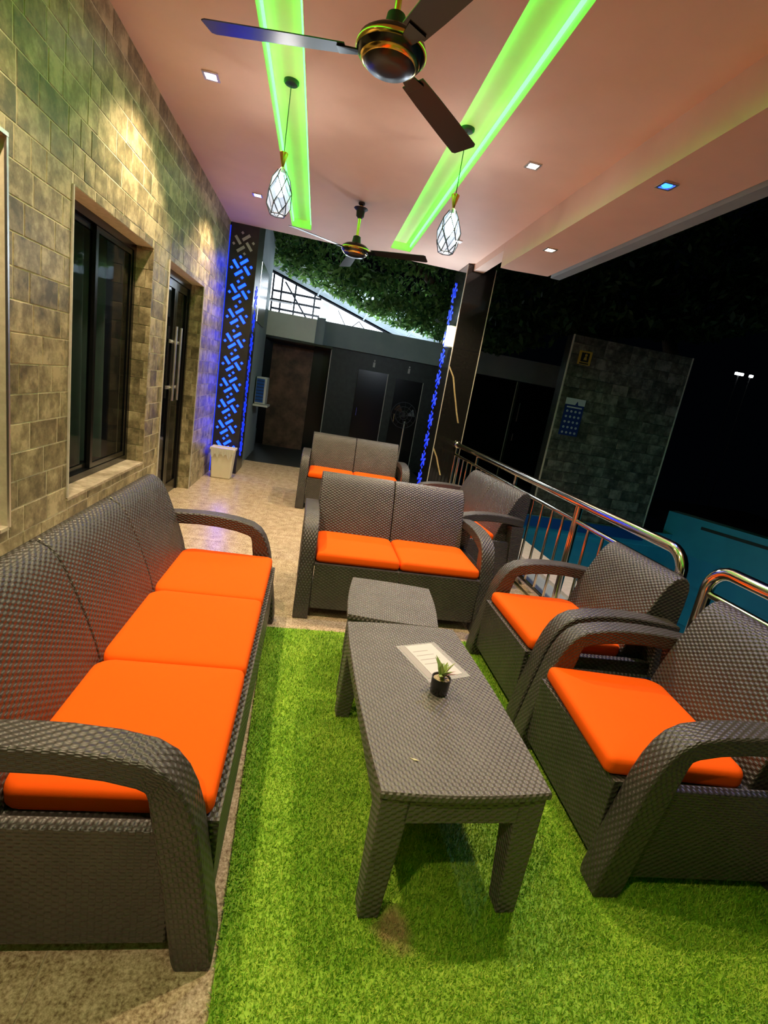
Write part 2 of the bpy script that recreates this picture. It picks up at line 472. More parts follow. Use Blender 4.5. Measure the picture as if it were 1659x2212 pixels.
# downlights (the ones over the camera and behind it are the same fittings in the same rows)
lens_me = {}
def downlight(x, y, z, label, lens='spotlens', col=WARM, watt=SPOT_W, size=118, frame=.047, grp='square recessed downlights'):
    t = thing('downlight', label, 'downlight', (x, y, z-.004), 0, grp)
    f = MB(); q = frame
    f.box(-q, q, -q, -.033, -.004, .003).box(-q, q, .033, q, -.004, .003).box(-q, -.033, -.033, .033, -.004, .003).box(.033, q, -.033, .033, -.004, .003).build('bezel', M['steel'], t)
    MB().lathe([(.030, .001), (.026, -.003), (.012, -.005)], 16).build('lens', M[lens], t, smooth=40)
    l = light('downlight_beam', 'SPOT', (x, y, z-.02), watt, col, spot_size=R(size), spot_blend=.55, shadow_soft_size=.035)
    return t
downlight(-.85, 3.66, CZ, 'square downlight in the ceiling between the stone wall and the left green strip')
downlight(-.80, 5.66, CZ, 'far small downlight near the blue patterned pillar and stone wall')
downlight(1.24, 3.72, CZ, 'square downlight in the ceiling between right green strip and edge beam')
downlight(1.25, 5.67, CZ, 'far small downlight just beside the right pendant lamp')
downlight(-.85, 1.66, CZ, 'downlight over the near end of the three seat sofa', watt=SPOT_W)
downlight(1.24, 1.72, CZ, 'downlight over the near armchair')
downlight(-.85, -.34, CZ, 'downlight behind the viewer on the stone wall side', watt=48)
downlight(1.80, 4.49, 2.80, 'warm white spot on the lowered edge beam near the pillar', 'spotwarm', watt=14, grp='beam spotlights')
downlight(1.80, 3.00, 2.80, 'bright blue spot on the lowered edge beam', 'spotblue', (.03,.14,1.0), 30, grp='beam spotlights')

# ------------------------------------------------------------------ woven sofas and armchairs
AW = .092
ARM_O = [(.006,0),(.003,.03),(.010,.09),(.035,.24),(.066,.41),(.084,.47),(.106,.518),(.135,.556),(.180,.584),(.262,.602),(.36,.611),(.46,.612),(.58,.605),(.70,.590)]
ARM_I = [(.090,0),(.100,.03),(.109,.09),(.132,.24),(.158,.39),(.168,.45),(.174,.490),(.181,.512),(.200,.522),(.264,.538),(.36,.549),(.46,.551),(.58,.544),(.70,.530)]
BK = [(.500,.30),(.512,.38),(.535,.47),(.566,.56),(.600,.645),(.628,.71),(.652,.755),(.680,.785),(.710,.798),(.738,.795),(.758,.775),(.768,.74),(.768,.66),(.752,.45),(.748,.12)]
def arm_mesh(x0, x1):
    mb = MB(); n = len(ARM_O); so = [0]; si = [0]
    for i in range(1, n):
        so.append(so[-1]+math.dist(ARM_O[i], ARM_O[i-1])); si.append(si[-1]+math.dist(ARM_I[i], ARM_I[i-1]))
    vs = []
    for i in range(n): vs += [(x0,*ARM_O[i]), (x1,*ARM_O[i]), (x1,*ARM_I[i]), (x0,*ARM_I[i])]
    fs, uv = [], []
    for i in range(n-1):
        a, b = 4*i, 4*i+4
        fs += [(a,a+1,b+1,b),(a+1,a+2,b+2,b+1),(a+2,a+3,b+3,b+2),(a+3,a,b,b+3)]
        uv += [[(0,so[i]),(AW,so[i]),(AW,so[i+1]),(0,so[i+1])], [(0,so[i]),(.085,so[i]),(.085,so[i+1]),(0,so[i+1])],
               [(0,si[i]),(AW,si[i]),(AW,si[i+1]),(0,si[i+1])], [(.085,so[i]),(0,so[i]),(0,so[i+1]),(.085,so[i+1])]]
    e = 4*(n-1)
    fs += [(0,3,2,1),(e,e+1,e+2,e+3)]; uv += [[(0,0),(.09,0),(.09,.09),(0,.09)]]*2
    # swap u/v so the long strand runs along the arm
    uv = [[(q, p) for p, q in f] for f in uv]
    return mb.add(vs, fs, uv)
def back_mesh(x0, x1):
    mb = MB(); n = len(BK); s = [0]
    for i in range(1, n): s.append(s[-1]+math.dist(BK[i], BK[i-1]))
    IN = []
    for i in range(n):                     # inner skin, so the shell has a real thickness
        a, b = BK[max(i-1,0)], BK[min(i+1,n-1)]; dx, dz = b[0]-a[0], b[1]-a[1]; l = math.hypot(dx, dz)
        IN.append((BK[i][0]+dz/l*.03, BK[i][1]-dx/l*.03) if i < 7 else None)
    poly = BK
    vs = [(x0,*p) for p in poly] + [(x1,*p) for p in poly]
    fs, uv = [], []
    for i in range(n-1):
        fs.append((i, i+1, n+i+1, n+i)); uv.append([(x0,s[i]),(x0,s[i+1]),(x1,s[i+1]),(x1,s[i])])
    fs.append((n-1, 0, n, 2*n-1)); uv.append([(0,0),(0,.2),(.3,.2),(.3,0)])
    fs.append(tuple(range(n-1,-1,-1))); uv.append([BK[i] for i in range(n-1,-1,-1)])
    fs.append(tuple(range(n,2*n))); uv.append([BK[i] for i in range(n)])
    return mb.add(vs, fs, uv)
def make_seat(name, W, n, label, cat, loc, rz, group=None):
    t = thing(name, label, cat, loc, rz, group); K = M['wicker']; h = W/2
    for s in (-1, 1):
        x0, x1 = (-h, -h+AW) if s < 0 else (h-AW, h)
        arm_mesh(x0, x1).build('armrest', K, t, smooth=38, bevel=.007)
        xc = (x0+x1)/2
        MB().box(xc-.018, xc+.018, .12, .69, .055, .385).build('side_panel', K, t, bevel=.004)
        MB().frustum((xc-.036, xc+.036, .665, .735), (xc-.044, xc+.044, .60, .715), 0, .53).build('rear_leg', K, t, bevel=.006)
    iw = W-2*AW; pw = iw/n
    for k in range(n):
        x0 = -h+AW+k*pw; g = .002
        MB().box(x0+g, x0+pw-g, .030, .054, .065, .337).build('front_panel', K, t, bevel=.003)
        back_mesh(x0+g, x0+pw-g).build('backrest', K, t, smooth=40, bevel=.006)
    MB().box(-h+AW, h-AW, .030, .53, .337, .354).build('seat_deck', K, t)
    return t
def cushion_mesh(wd, dp, th):
    out = []
    def corner(cx, cy, r, a0):
        for k in range(6):
            a = R(a0+90*k/5); out.append((cx+r*math.cos(a), cy+r*math.sin(a)))
    rb, rf = .055, .022
    corner(wd/2-rf, rf-dp/2, rf, -90); corner(wd/2-rb, dp/2-rb, rb, 0); corner(-wd/2+rb, dp/2-rb, rb, 90); corner(-wd/2+rf, rf-dp/2, rf, 180)
    rings = [(.014,0),(.003,.008),(0,.02),(.001,th-.020),(.005,th-.009),(.013,th-.003),(.030,th),(.09,th+.004),(.17,th+.006)]
    n = len(out); vs = []
    for ins, z in rings:
        sx, sy = (wd-2*ins)/wd, (dp-2*ins)/dp
        for i, (x, y) in enumerate(out):
            wob = .0016*math.sin(x*37+z*50)+.0014*math.sin(y*41+1.3)
            vs.append((x*sx, y*sy, z+(wob if z > .03 else 0)))
    fs = [(i*n+k, i*n+(k+1) % n, (i+1)*n+(k+1) % n, (i+1)*n+k) for i in range(len(rings)-1) for k in range(n)]
    fs += [tuple(range(n-1,-1,-1)), tuple((len(rings)-1)*n+k for k in range(n))]
    return MB().add(vs, fs).mesh('cushion', smooth=60)
cmesh = {}
def cushions(W, n, loc, rz, labels, group, twist=0, dxy=(0,0)):
    iw = W-2*AW-.006; pw = iw/n
    if (W, n) not in cmesh: cmesh[(W, n)] = cushion_mesh(pw-.004, .485, .066)
    for k in range(n):
        lx, ly = -iw/2+pw*(k+.5)+dxy[0], .290+dxy[1]
        o = obj('seat_cushion', cmesh[(W, n)], M['orange'])
        c, s = math.cos(rz), math.sin(rz)
        o.location = (loc[0]+lx*c-ly*s, loc[1]+lx*s+ly*c, loc[2]+.355); o.rotation_euler = (0, 0, rz+twist)
        tag(o, labels[k], 'cushion', group)
# facing -y locally; rz = +90deg faces +x, -90deg faces -x
p = (-.062, 1.872, 0); make_seat('sofa', 1.879, 3, 'long dark brown woven three seat sofa along the stone wall', 'sofa', p, R(90))
cushions(1.879, 3, p, R(90), ['orange cushion on the long sofa, nearest to the viewer', 'middle orange cushion of the long three seat sofa', 'orange cushion on the long sofa, at its far end'], 'long sofa cushions')
p = (.657, 2.83, 0); make_seat('loveseat', 1.235, 2, 'dark woven two seat sofa facing the viewer, behind the small square table', 'sofa', p, R(0.5), 'two seat sofas')
cushions(1.235, 2, p, R(0.5), ['left orange cushion of the two seat sofa behind the tables', 'right orange cushion of the two seat sofa behind the tables'], 'middle loveseat cushions')
p = (.56, 5.45, 0); make_seat('loveseat', 1.235, 2, 'farthest dark woven two seat sofa, facing the viewer in front of the dark doors', 'sofa', p, R(-1), 'two seat sofas')
cushions(1.235, 2, p, R(-1), ['left orange cushion of the farthest two seat sofa', 'right orange cushion of the farthest two seat sofa'], 'far loveseat cushions')
p = (1.045, 4.29, 0); make_seat('loveseat', 1.235, 2, 'dark woven two seat sofa with its back to the far railing', 'sofa', p, R(-84.5), 'two seat sofas')
cushions(1.235, 2, p, R(-84.5), ['orange cushion at the far end of the two seat sofa by the railing', 'orange cushion at the near end of the two seat sofa by the railing'], 'railing loveseat cushions')
p = (1.085, 2.275, .009); make_seat('armchair', .75, 1, 'dark woven armchair between the near armchair and the two seat sofa', 'armchair', p, R(-90), 'woven armchairs')
cushions(.75, 1, p, R(-90), ['orange cushion of the farther armchair'], 'armchair cushions')
p = (1.055, 1.485, .009); make_seat('armchair', .75, 1, 'nearest dark woven armchair, at the right edge beside the coffee table', 'armchair', p, R(-91.5), 'woven armchairs')
cushions(.75, 1, p, R(-91.5), ['large orange cushion of the nearest armchair'], 'armchair cushions', R(-4), (0, -.02))

# ------------------------------------------------------------------ tables
def make_table(name, label, cx, cy, wd, ln, h, rz):
    t = thing(name, label, 'table', (cx, cy, .009), rz, 'woven tables'); K = M['wicker_table']
    out = []; b = .006+.009*ln; k = 10
    for i in range(k): u = i/k; out.append((-wd/2+wd*u, -ln/2-b*4*u*(1-u)))
    for i in range(k): u = i/k; out.append((wd/2+b*4*u*(1-u), -ln/2+ln*u))
    for i in range(k): u = i/k; out.append((wd/2-wd*u, ln/2+b*4*u*(1-u)))
    for i in range(k): u = i/k; out.append((-wd/2-b*4*u*(1-u), ln/2-ln*u))
    rings = [(.985, h-.026), (1.0, h-.020), (1.0, h-.006), (.992, h)]
    n = len(out); vs = [(x*s, y*s, z) for s, z in rings for x, y in out]
    fs = [(i*n+j, i*n+(j+1) % n, (i+1)*n+(j+1) % n, (i+1)*n+j) for i in range(3) for j in range(n)]
    fs += [tuple(range(n-1,-1,-1)), tuple(3*n+j for j in range(n))]
    MB().add(vs, fs, [[(vs[q][0]*1.55, (vs[q][1]+vs[q][2])*.72) for q in f_] for f_ in fs]).build('table_top', K, t, smooth=30)
    a, z0, z1 = .006, h-.105, h-.026
    LT = .080
    MB().box(-wd/2+LT, wd/2-LT, -ln/2+a, -ln/2+a+.02, z0, z1).build('apron', K, t)
    MB().box(-wd/2+LT, wd/2-LT, ln/2-a-.02, ln/2-a, z0, z1).build('apron', K, t)
    MB().box(-wd/2+a, -wd/2+a+.02, -ln/2+LT, ln/2-LT, z0, z1).build('apron', K, t)
    MB().box(wd/2-a-.02, wd/2-a, -ln/2+LT, ln/2-LT, z0, z1).build('apron', K, t)
    for sx in (-1, 1):
        for sy in (-1, 1):
            X = lambda u: tuple(sorted((sx*(wd/2-a+.0)+0, sx*(wd/2-a)-sx*u)))
            Yy = lambda u: tuple(sorted((sy*(ln/2-a), sy*(ln/2-a)-sy*u)))
            MB().frustum((*X(.060), *Yy(.060)), (*X(.088), *Yy(.088)), 0, z1).build('leg', K, t, bevel=.006)
make_table('coffee_table', 'near rectangular dark woven coffee table with a potted succulent on it', .520, 1.515, .482, .930, .431, R(2))
make_table('side_table', 'small square dark woven table just behind the coffee table', .505, 2.262, .415, .455, .421, R(-7))
# succulent in a black pot
t = thing('potted_succulent', 'small green succulent in a black pot on the coffee table', 'plant', (.556, 1.494, .4405))
MB().lathe([(.028,0),(.031,.004),(.0335,.055),(.0335,.060),(.030,.060),(.029,.050)], 28).build('pot', M['pot'], t, smooth=35)
MB().lathe([(.029,.050),(.028,.054),(.004,.056)], 20).build('gravel', M['gravel'], t, smooth=60)
def blade(mat, az, tilt, ln, wd, z0=.052, off=0):
    vs = []; fs = []; n = 7
    for i in range(n+1):
        u = i/n; ww = wd*math.sin(math.pi*min(1, .16+.84*u)**1.1)*.5 if u < 1 else .0004
        rr = off+ln*math.sin(tilt*(.55+.5*u))*u; zz = z0+ln*math.cos(tilt*(.55+.5*u))*u
        for (a, b2) in ((-ww, 0), (0, -ww*.45), (ww, 0), (0, ww*.35)):
            x, y = rr+b2*math.cos(tilt), a
            vs.append((x*math.cos(az)-y*math.sin(az), x*math.sin(az)+y*math.cos(az), zz-b2*math.sin(tilt)))
    for i in range(n):
        for k in range(4): fs.append((4*i+k, 4*i+(k+1) % 4, 4*i+4+(k+1) % 4, 4*i+4+k))
    fs += [(3,2,1,0), tuple(4*n+k for k in range(4))]
    MB().add(vs, fs).build('leaf', mat, t, smooth=60)
for k in range(13):
    blade(M['succ'], k*2.4, R(10+ (k % 4)*14), .066+.008*((k*7) % 4)-.004*(k % 4), .021)
blade(M['succr'], R(-25), R(52), .062, .010); blade(M['succr'], R(10), R(58), .058, .010)
# printed sheet in a clear sleeve
t = thing('menu_sheet', 'white printed sheet in a clear plastic sleeve on the coffee table', 'paper', (.585, 1.703, .4405), R(20))
MB().box(-.098, .088, -.128, .128, 0, .0006).build('plastic_sleeve', M['sleeve'], t)
MB().box(-.060, .066, -.105, .118, .0007, .0012).build('paper', M['paper'], t)
MB().box(-.088, -.062, -.105, .118, .0007, .0011).build('printed_strip', M['paperg'], t)
for k in range(4): MB().box(-.05, .02+.01*(k % 3), .07-.030*k, .074-.030*k, .0012, .0015).build('printed_line', M['paperg'], t)
def bit(label, x, y, z, rz):
    o = MB().add([(-.016,0,0),(0,-.0035,.001),(.016,0,.003),(0,.0035,.001),(-.014,0,.0015),(0,-.0025,.0025),(.014,0,.0045),(0,.0025,.0025)],
        [(0,3,2,1),(4,5,6,7),(0,1,5,4),(1,2,6,5),(2,3,7,6),(3,0,4,7)]).build('dry_leaf', M['straw'])
    o.location = (x, y, z); o.rotation_euler = (0, 0, rz); tag(o, label, 'leaf', 'dry leaf bits')
bit('dry leaf bit on the long sofa back, under the wide window', -.772, 2.16, .799, R(-60))
bit('dry leaf bit on the long sofa back, near the left edge', -.772, 1.60, .799, R(-50))
bit('tiny pale leaf bit on the coffee table top', .406, 1.16, .4405, R(-30))

# ------------------------------------------------------------------ artificial grass rug
rug = thing('grass_rug', 'bright green artificial grass rug under the tables', 'rug', (-.108, 2.675, 0), R(1.75))
RW, RL = 1.84, 2.6
# local frame: x to the right along the far edge, -y towards the viewer
MB().box(0, RW, -RL, 0, .001, .008).build('rug_backing', M['grass'], rug)
nb = 300000
u = rng.random(nb); bx = rng.random(nb)*RW
by = -(RL*(1-np.sqrt(1-u*.999)) if False else RL*rng.random(nb)**.9)
bx = np.where(rng.random(nb) < .0, bx, bx)
az = rng.random(nb)*2*np.pi; ln = .010+.009*rng.random(nb); lean = .25+.9*rng.random(nb); wd = .0011+.0011*rng.random(nb)
dx, dy = np.cos(az), np.sin(az); px, py = -dy, dx
V = np.empty((nb, 3, 3))
V[:,0] = np.stack([bx-px*wd, by-py*wd, np.full(nb,.007)], 1); V[:,1] = np.stack([bx+px*wd, by+py*wd, np.full(nb,.007)], 1)
V[:,2] = np.stack([bx+dx*ln*np.sin(lean), by+dy*ln*np.sin(lean), .007+ln*np.cos(lean)], 1)
me = bpy.data.meshes.new('grass_blades'); me.vertices.add(nb*3); me.vertices.foreach_set('co', V.ravel())
me.loops.add(nb*3); me.loops.foreach_set('vertex_index', np.arange(nb*3, dtype=np.int32))
me.polygons.add(nb); me.polygons.foreach_set('loop_start', np.arange(0, nb*3, 3, dtype=np.int32)); me.update(calc_edges=True)
gb = obj('grass_blades', me, M['grass'], rug); gb['kind'] = 'stuff'

# ------------------------------------------------------------------ ceiling fans and pendants
def make_fan(label, x, y, rz):
    t = thing('ceiling_fan', label, 'ceiling fan', (x, y, CZ), rz, 'black ceiling fans')
    MB().lathe([(.012,-.001),(.030,-.004),(.030,-.02),(.014,-.03)], 16).build('ceiling_hook', M['blackmat'], t, smooth=40)
    MB().lathe([(.062,-.050),(.066,-.056),(.040,-.075),(.036,-.12),(.022,-.135)], 24).build('canopy', M['blackmat'], t, smooth=40)
    MB().tube([(0,0,-.02),(0,0,-.335)], .0125).build('downrod', M['gold'], t, smooth=50)
    MB().lathe([(.020,-.285),(.034,-.292),(.042,-.345),(.050,-.362)], 24).build('lower_cup', M['blackmat'], t, smooth=40)
    MB().lathe([(.045,-.355),(.100,-.365),(.126,-.385),(.130,-.400)], 36, cap=False).build('motor_top', M['black'], t, smooth=40)
    MB().lathe([(.131,-.398),(.134,-.404),(.134,-.414),(.130,-.420)], 36, cap=False).build('gold_ring', M['gold'], t, smooth=60)
    MB().lathe([(.130,-.419),(.120,-.432),(.112,-.438)], 36, cap=False).build('motor_skirt', M['black'], t, smooth=40)
    MB().lathe([(.113,-.437),(.108,-.446),(.098,-.450)], 36, cap=False).build('gold_band', M['gold'], t, smooth=60)
    MB().lathe([(.099,-.449),(.085,-.462),(.04,-.468),(.004,-.469)], 36).build('motor_bottom', M['brown'], t, smooth=40)
    for k in range(3):
        a = 2*math.pi*k/3; vs = []
        for (r, hw) in ((.17,.046),(.30,.052),(.55,.058),(.685,.060),(.700,.050)):
            for sgn in (-1, 1):
                for dz in (-.002, .002):
                    vs.append((r, sgn*hw, -sgn*hw*math.tan(R(11))+dz-.418-.012*(r-.17)))
        fs = [(0,1,3,2), (16,18,19,17)]
        for i in range(4):
            q = 4*i; fs += [(q,q+2,q+6,q+4),(q+1,q+5,q+7,q+3),(q,q+4,q+5,q+1),(q+2,q+3,q+7,q+6)]
        bl = MB().add(vs, fs).build('blade', M['brown'], t); bl.rotation_euler = (0, 0, a)
        br = MB().add([(.10,-.018,-.416),(.20,-.035,-.414),(.20,.035,-.428),(.10,.018,-.422),(.10,-.018,-.422),(.20,-.035,-.420),(.20,.035,-.434),(.10,.018,-.428)],
            [(0,1,2,3),(4,7,6,5),(0,4,5,1),(1,5,6,2),(2,6,7,3),(3,7,4,0)]).build('blade_bracket', M['black'], bl)
    return t
f1 = make_fan('large near black ceiling fan at the top of the picture', .113, 2.235, R(50))
f2 = dup(f1, (.195, 5.19, CZ), R(95), 'smaller far black ceiling fan between the two pendant lamps')
def make_pendant(label, x, y):
    z = CZ+.085; t = thing('pendant_lamp', label, 'pendant lamp', (x, y, z), R(12), 'glass pendant lamps')
    MB().lathe([(.046,0),(.046,-.012),(.038,-.020),(.010,-.024)], 24).build('ceiling_rose', M['blackmat'], t, smooth=35)
    MB().tube([(0,0,-.02),(0,0,-.40)], .0028, 6).build('cord', M['blackmat'], t)
    MB().lathe([(.026,-.388),(.027,-.392),(.007,-.468),(.006,-.476)], 24).build('cone_cap', M['gold'], t, smooth=40)
    MB().lathe([(.010,-.470),(.018,-.482),(.020,-.505)], 18).build('socket', M['steel'], t, smooth=40)
    rings = [(.024,-.485,0),(.056,-.535,0),(.080,-.615,30),(.076,-.690,0),(.050,-.745,30)]
    V_ = [[(r*math.cos(R(60*k+o)), r*math.sin(R(60*k+o)), zz) for k in range(6)] for r, zz, o in rings]
    vs = [p for ring in V_ for p in ring]; fs = []; ed = []
    for i in range(4):
        o0, o1 = rings[i][2], rings[i+1][2]
        for k in range(6):
            k2 = (k+1) % 6
            if o0 == o1: fs.append((6*i+k, 6*i+k2, 6*i+6+k2, 6*i+6+k)); ed += [(6*i+k, 6*i+6+k)]
            elif o1 > o0: fs += [(6*i+k, 6*i+k2, 6*i+6+k), (6*i+k2, 6*i+6+k2, 6*i+6+k)]; ed += [(6*i+k, 6*i+6+k), (6*i+k2, 6*i+6+k)]
            else: fs += [(6*i+k, 6*i+6+k2, 6*i+6+k), (6*i+k, 6*i+k2, 6*i+6+k2)]; ed += [(6*i+k, 6*i+6+k), (6*i+k, 6*i+6+k2)]
    ed += [(24+k, 24+(k+1) % 6) for k in range(6)]
    MB().add(vs, fs).build('glass_shade', M['shade'], t, fix=True)
    lt = MB()
    for a, b in ed: lt.tube([vs[a], vs[b]], .0034, 5)
    lt.build('lattice', M['bar'], t)
    MB().lathe([(.008,-.505),(.014,-.525),(.030,-.570),(.032,-.60),(.022,-.63),(.004,-.64)], 18).build('bulb', M['bulb'], t, smooth=60)
    light('pendant_glow', 'POINT', (x, y, z-.60), PEND_W, (1.0,.90,.80), shadow_soft_size=.034)
    return t
make_pendant('glass pendant lamp with dark lattice hanging from the left green strip', -.385, 3.67)
make_pendant('glass pendant lamp with dark lattice hanging from the right green strip', .742, 3.67)

# ------------------------------------------------------------------ railing
RX = 1.90
def railing(label, y_end, y_far, dirn, posts, shorts):
    t = thing('railing', label, 'railing', (RX, y_end, 0), 0, 'steel railing sections')
    L = y_far-y_end; s = 1 if L > 0 else -1; zt, zl = .893, .765
    arc = [(0, .115*s*(1-math.cos(a)), zt-.115+.115*math.sin(a)) for a in [R(q) for q in range(0, 91, 15)]]
    MB().tube([(0, 0, .0), (0, 0, zt-.16)] + arc + [(0, L*.5, zt), (0, L, zt)], .030, 14).build('top_rail', M['chrome'], t, smooth=60)
    MB().tube([(0, 0, zl), (0, L, zl)], .0165, 10).build('middle_rail', M['chrome'], t, smooth=60)
    MB().tube([(0, 0, .10), (0, L, .10)], .0165, 10).build('bottom_rail', M['chrome'], t, smooth=60)
    bm_ = MB().tube([(0,0,.10),(0,0,.765)], .0105, 8).mesh('baluster', smooth=60)
    stops = sorted(posts)
    y = .17
    while y < abs(L)-.05:
        if all(abs(y*s-q) > .06 for q in posts):
            o = obj('baluster', bm_, M['chrome'], t); o.location = (0, y*s, 0)
        y += .175
    for q in posts: MB().tube([(0,q,0),(0,q,zt)], .026, 12).build('post', M['chrome'], t, smooth=60)
    for q in shorts: MB().tube([(0,q,zl),(0,q,zt)], .016, 10).build('short_post', M['chrome'], t, smooth=60)
    return t
rl = railing('polished steel railing from the middle post to the dark pillar', 2.13, 6.37, 1, [1.05], [2.20, 3.36])
MB().lathe([(.006,.845),(.036,.855),(.048,.885),(.044,.915),(.020,.938),(.004,.942)], 18, (0, 4.235)).build('end_knob', M['chrome'], rl, smooth=60)
MB().tube([(0,4.235,0),(0,4.235,.86)], .016, 10).build('post', M['chrome'], rl, smooth=60)
railing('polished steel railing section at the right edge, nearest the viewer', 1.955, -2.4, -1, [-1.1, -2.2, -3.3], [])

# ------------------------------------------------------------------ pillars
def motif(mb_, cx, cz, y, s, d):           # pinwheel of bars and squares cut into a panel: front plane y
    def rbox(px, pz, l, wdt, ang):
        c, sn = math.cos(ang), math.sin(ang); pts = []
        for (a, b) in ((-l/2,-wdt/2),(l/2,-wdt/2),(l/2,wdt/2),(-l/2,wdt/2)): pts.append((px+a*c-b*sn, pz+a*sn+b*c))
        mb_.prism(pts, 'y', y, y+d)
    for k in range(4):
        a = R(158+90*k); rbox(cx+.074*s*math.cos(a), cz+.074*s*math.sin(a), .108*s, .033*s, R(128+90*k))
        a = R(100+90*k); rbox(cx+.118*s*math.cos(a), cz+.118*s*math.sin(a), .027*s, .027*s, R(45))
pl = thing('decor_pillar', 'dark pillar with glowing blue lattice cut-outs at the end of the stone wall', 'pillar', (0, 0, 0))
MB().box(-1.236, -.905, 6.862, 7.42, 0, 3.20).build('pillar_body', M['panel'], pl)
zs = [2.83, 2.56, 2.28, 1.99, 1.70, 1.42, 1.15, .88, .61, .34]
for i, z in enumerate(zs):
    q = MB(); motif(q, -1.078, z, 6.856, .98, .008)
    q.build('cutout_motif', M['blue'] if i else M['unlit'], pl)
for i, z in enumerate(zs[2:]):
    q = MB(); motif(q, 0, 0, -.006, 1.0, .012)
    o = q.build('cutout_motif', M['bluedim'], pl); o.rotation_euler = (0, 0, R(90)); o.location = (-.905, 7.12, z)
MB().box(-1.243, -1.237, 6.845, 6.861, 0, 3.0).build('corner_strip', M['bluedim'], pl)
# granite pillar
pr = thing('granite_pillar', 'polished black granite pillar with gold veins at the railing end', 'pillar', (0, 0, 0))
X0, X1, YA, YB = 1.60, 1.955, 6.40, 7.0
for (z0, z1) in ((-.1, .55), (.552, 1.16), (1.162, 2.06), (2.062, 3.03)):
    MB().box(X0, X1, YA, YB, z0, z1).build('granite_slab', M['granite'], pr, bevel=.002)
for (x, y) in ((X0, YA), (X1, YA)):
    MB().box(x-.005, x+.005, y-.005, y+.004, 0, 3.03).build('corner_strip', M['coping'], pr)
for pts in ([(1.60,1.84),(1.68,1.72),(1.74,1.52),(1.78,1.40),(1.81,1.30),(1.86,1.165)], [(1.60,.80),(1.665,.69),(1.70,.60),(1.76,.46)]):
    q = MB()
    for (x0, z0), (x1, z1) in zip(pts, pts[1:]):
        q.add([(x0-.010,YA-.003,z0),(x0+.010,YA-.003,z0),(x1+.010,YA-.003,z1),(x1-.010,YA-.003,z1),(x0-.010,YA+.004,z0),(x0+.010,YA+.004,z0),(x1+.010,YA+.004,z1),(x1-.010,YA+.004,z1)],
            [(0,1,2,3),(4,7,6,5),(0,4,5,1),(1,5,6,2),(2,6,7,3),(3,7,4,0)])
    q.build('gold_vein', M['goldpaint'], pr)
for i in range(10):
    q = MB(); motif(q, 0, 0, -.006, .95, .012)
    o = q.build('cutout_motif', M['bluedim'], pr); o.rotation_euler = (0, 0, R(-90)); o.location = (X0, 6.86, .30+.275*i)
t = thing('wall_lamp', 'bright white half round lamp on the side of the granite pillar', 'wall lamp', (X0-.002, 6.50, 2.08))
hc = [(-.085*math.sin(R(a)), .085*math.cos(R(a))) for a in range(0, 181, 15)]
MB().prism([(x, y) for x, y in hc], 'z', 0, .22).build('lamp_glass', M['sconce'], t, smooth=40)
MB().prism([(x*1.08, y*1.08) for x, y in hc], 'z', .222, .238).build('top_cap', M['steel'], t)
MB().prism([(x*1.08, y*1.08) for x, y in hc], 'z', -.018, -.002).build('bottom_cap', M['steel'], t)
light('wall_lamp_glow', 'POINT', (X0-.16, 6.48, 2.25), 14, (.75,.88,1.0), shadow_soft_size=.06)

# waste bin
t = thing('waste_bin', 'white plastic waste bin with liner at the foot of the blue pillar', 'bin', (-1.035, 6.55, 0))
MB().frustum((-.115,.115,-.09,.09), (-.14,.14,-.11,.11), .001, .37).build('bin_body', M['white'], t, bevel=.012)
rm = MB()
for (a, b) in ((.150,.120),):
    rm.box(-a, a, -b, -b+.02, .355, .385).box(-a, a, b-.02, b, .355, .385).box(-a, -a+.02, -b+.02, b-.02, .355, .385).box(a-.02, a, -b+.02, b-.02, .355, .385)
rm.build('rim', M['white'], t, bevel=.004)
vs = []; fs = []; q = 28
for i in range(q+1):
    u_ = i/q*.27; vs += [(-.135+u_, -.1215, .386), (-.135+u_, -.1215-.003*abs(math.sin(i)), .30-.03*math.sin(i*.9)-.02*math.sin(i*.35)), (-.135+u_, -.118, .386), (-.135+u_, -.118, .31)]
for i in range(q): a = 4*i; fs += [(a, a+1, a+5, a+4), (a+2, a+6, a+7, a+3)]
MB().add(vs, fs).build('bin_liner', M['bag'], t)

# ------------------------------------------------------------------ beyond the terrace
# courtyard ground
struct(MB().box(-3.0, 2.06, 8.055, 13, -.2, -.03).build('ground_courtyard', M['darkwall']))
bd = thing('far_building', 'dark clad building with doors across the yard', 'building', (0, 10, 0))
def part(name, mat, *bx_, parent=None, bevel=0): return MB().box(*bx_).build(name, M[mat], parent or bd, bevel=bevel)
part('wall', 'darkwall', .20, 5.6, .0, .25, -.1, 2.03)
part('fascia_beam', 'bluewall', .02, 5.8, -.12, .25, 2.03, 2.45)
part('parapet', 'cream', -.985, -.13, -.60, -.45, 2.0, 2.40)
part('parapet_return', 'bluewall', -.13, .02, -.5, -.1, 2.0, 2.45)
part('recess_wall', 'door', -1.05, .20, .35, .5, -.1, 2.0)
part('entry_door', 'browndoor', -.90, -.13, .27, .345, -.03, 1.92)
part('soffit', 'door', -1.0, .2, -.58, .3, 1.96, 1.995)
for (x0, x1, zt) in ((.76, 1.33, 1.72), (1.51, 2.04, 1.67), (2.9, 3.93, 2.02), (4.0, 5.0, 2.02)):
    dd = part('door', 'door', x0, x1, -.035, -.002, -.03, zt)
    part('edge_strip', 'coping', x1, x1+.012, -.042, -.002, -.03, zt, parent=dd)
    MB().tube([(x0+.07, -.07, .85), (x0+.07, -.07, 1.0)], .012).build('handle', M['chrome'], dd)
part('edge_strip', 'coping', .195, .21, -.012, .0, -.03, 2.03)
MB().tube([(4.08,-.075,1.25),(4.08,-.075,1.62)], .014).build('pull_handle', M['chrome'], bd)
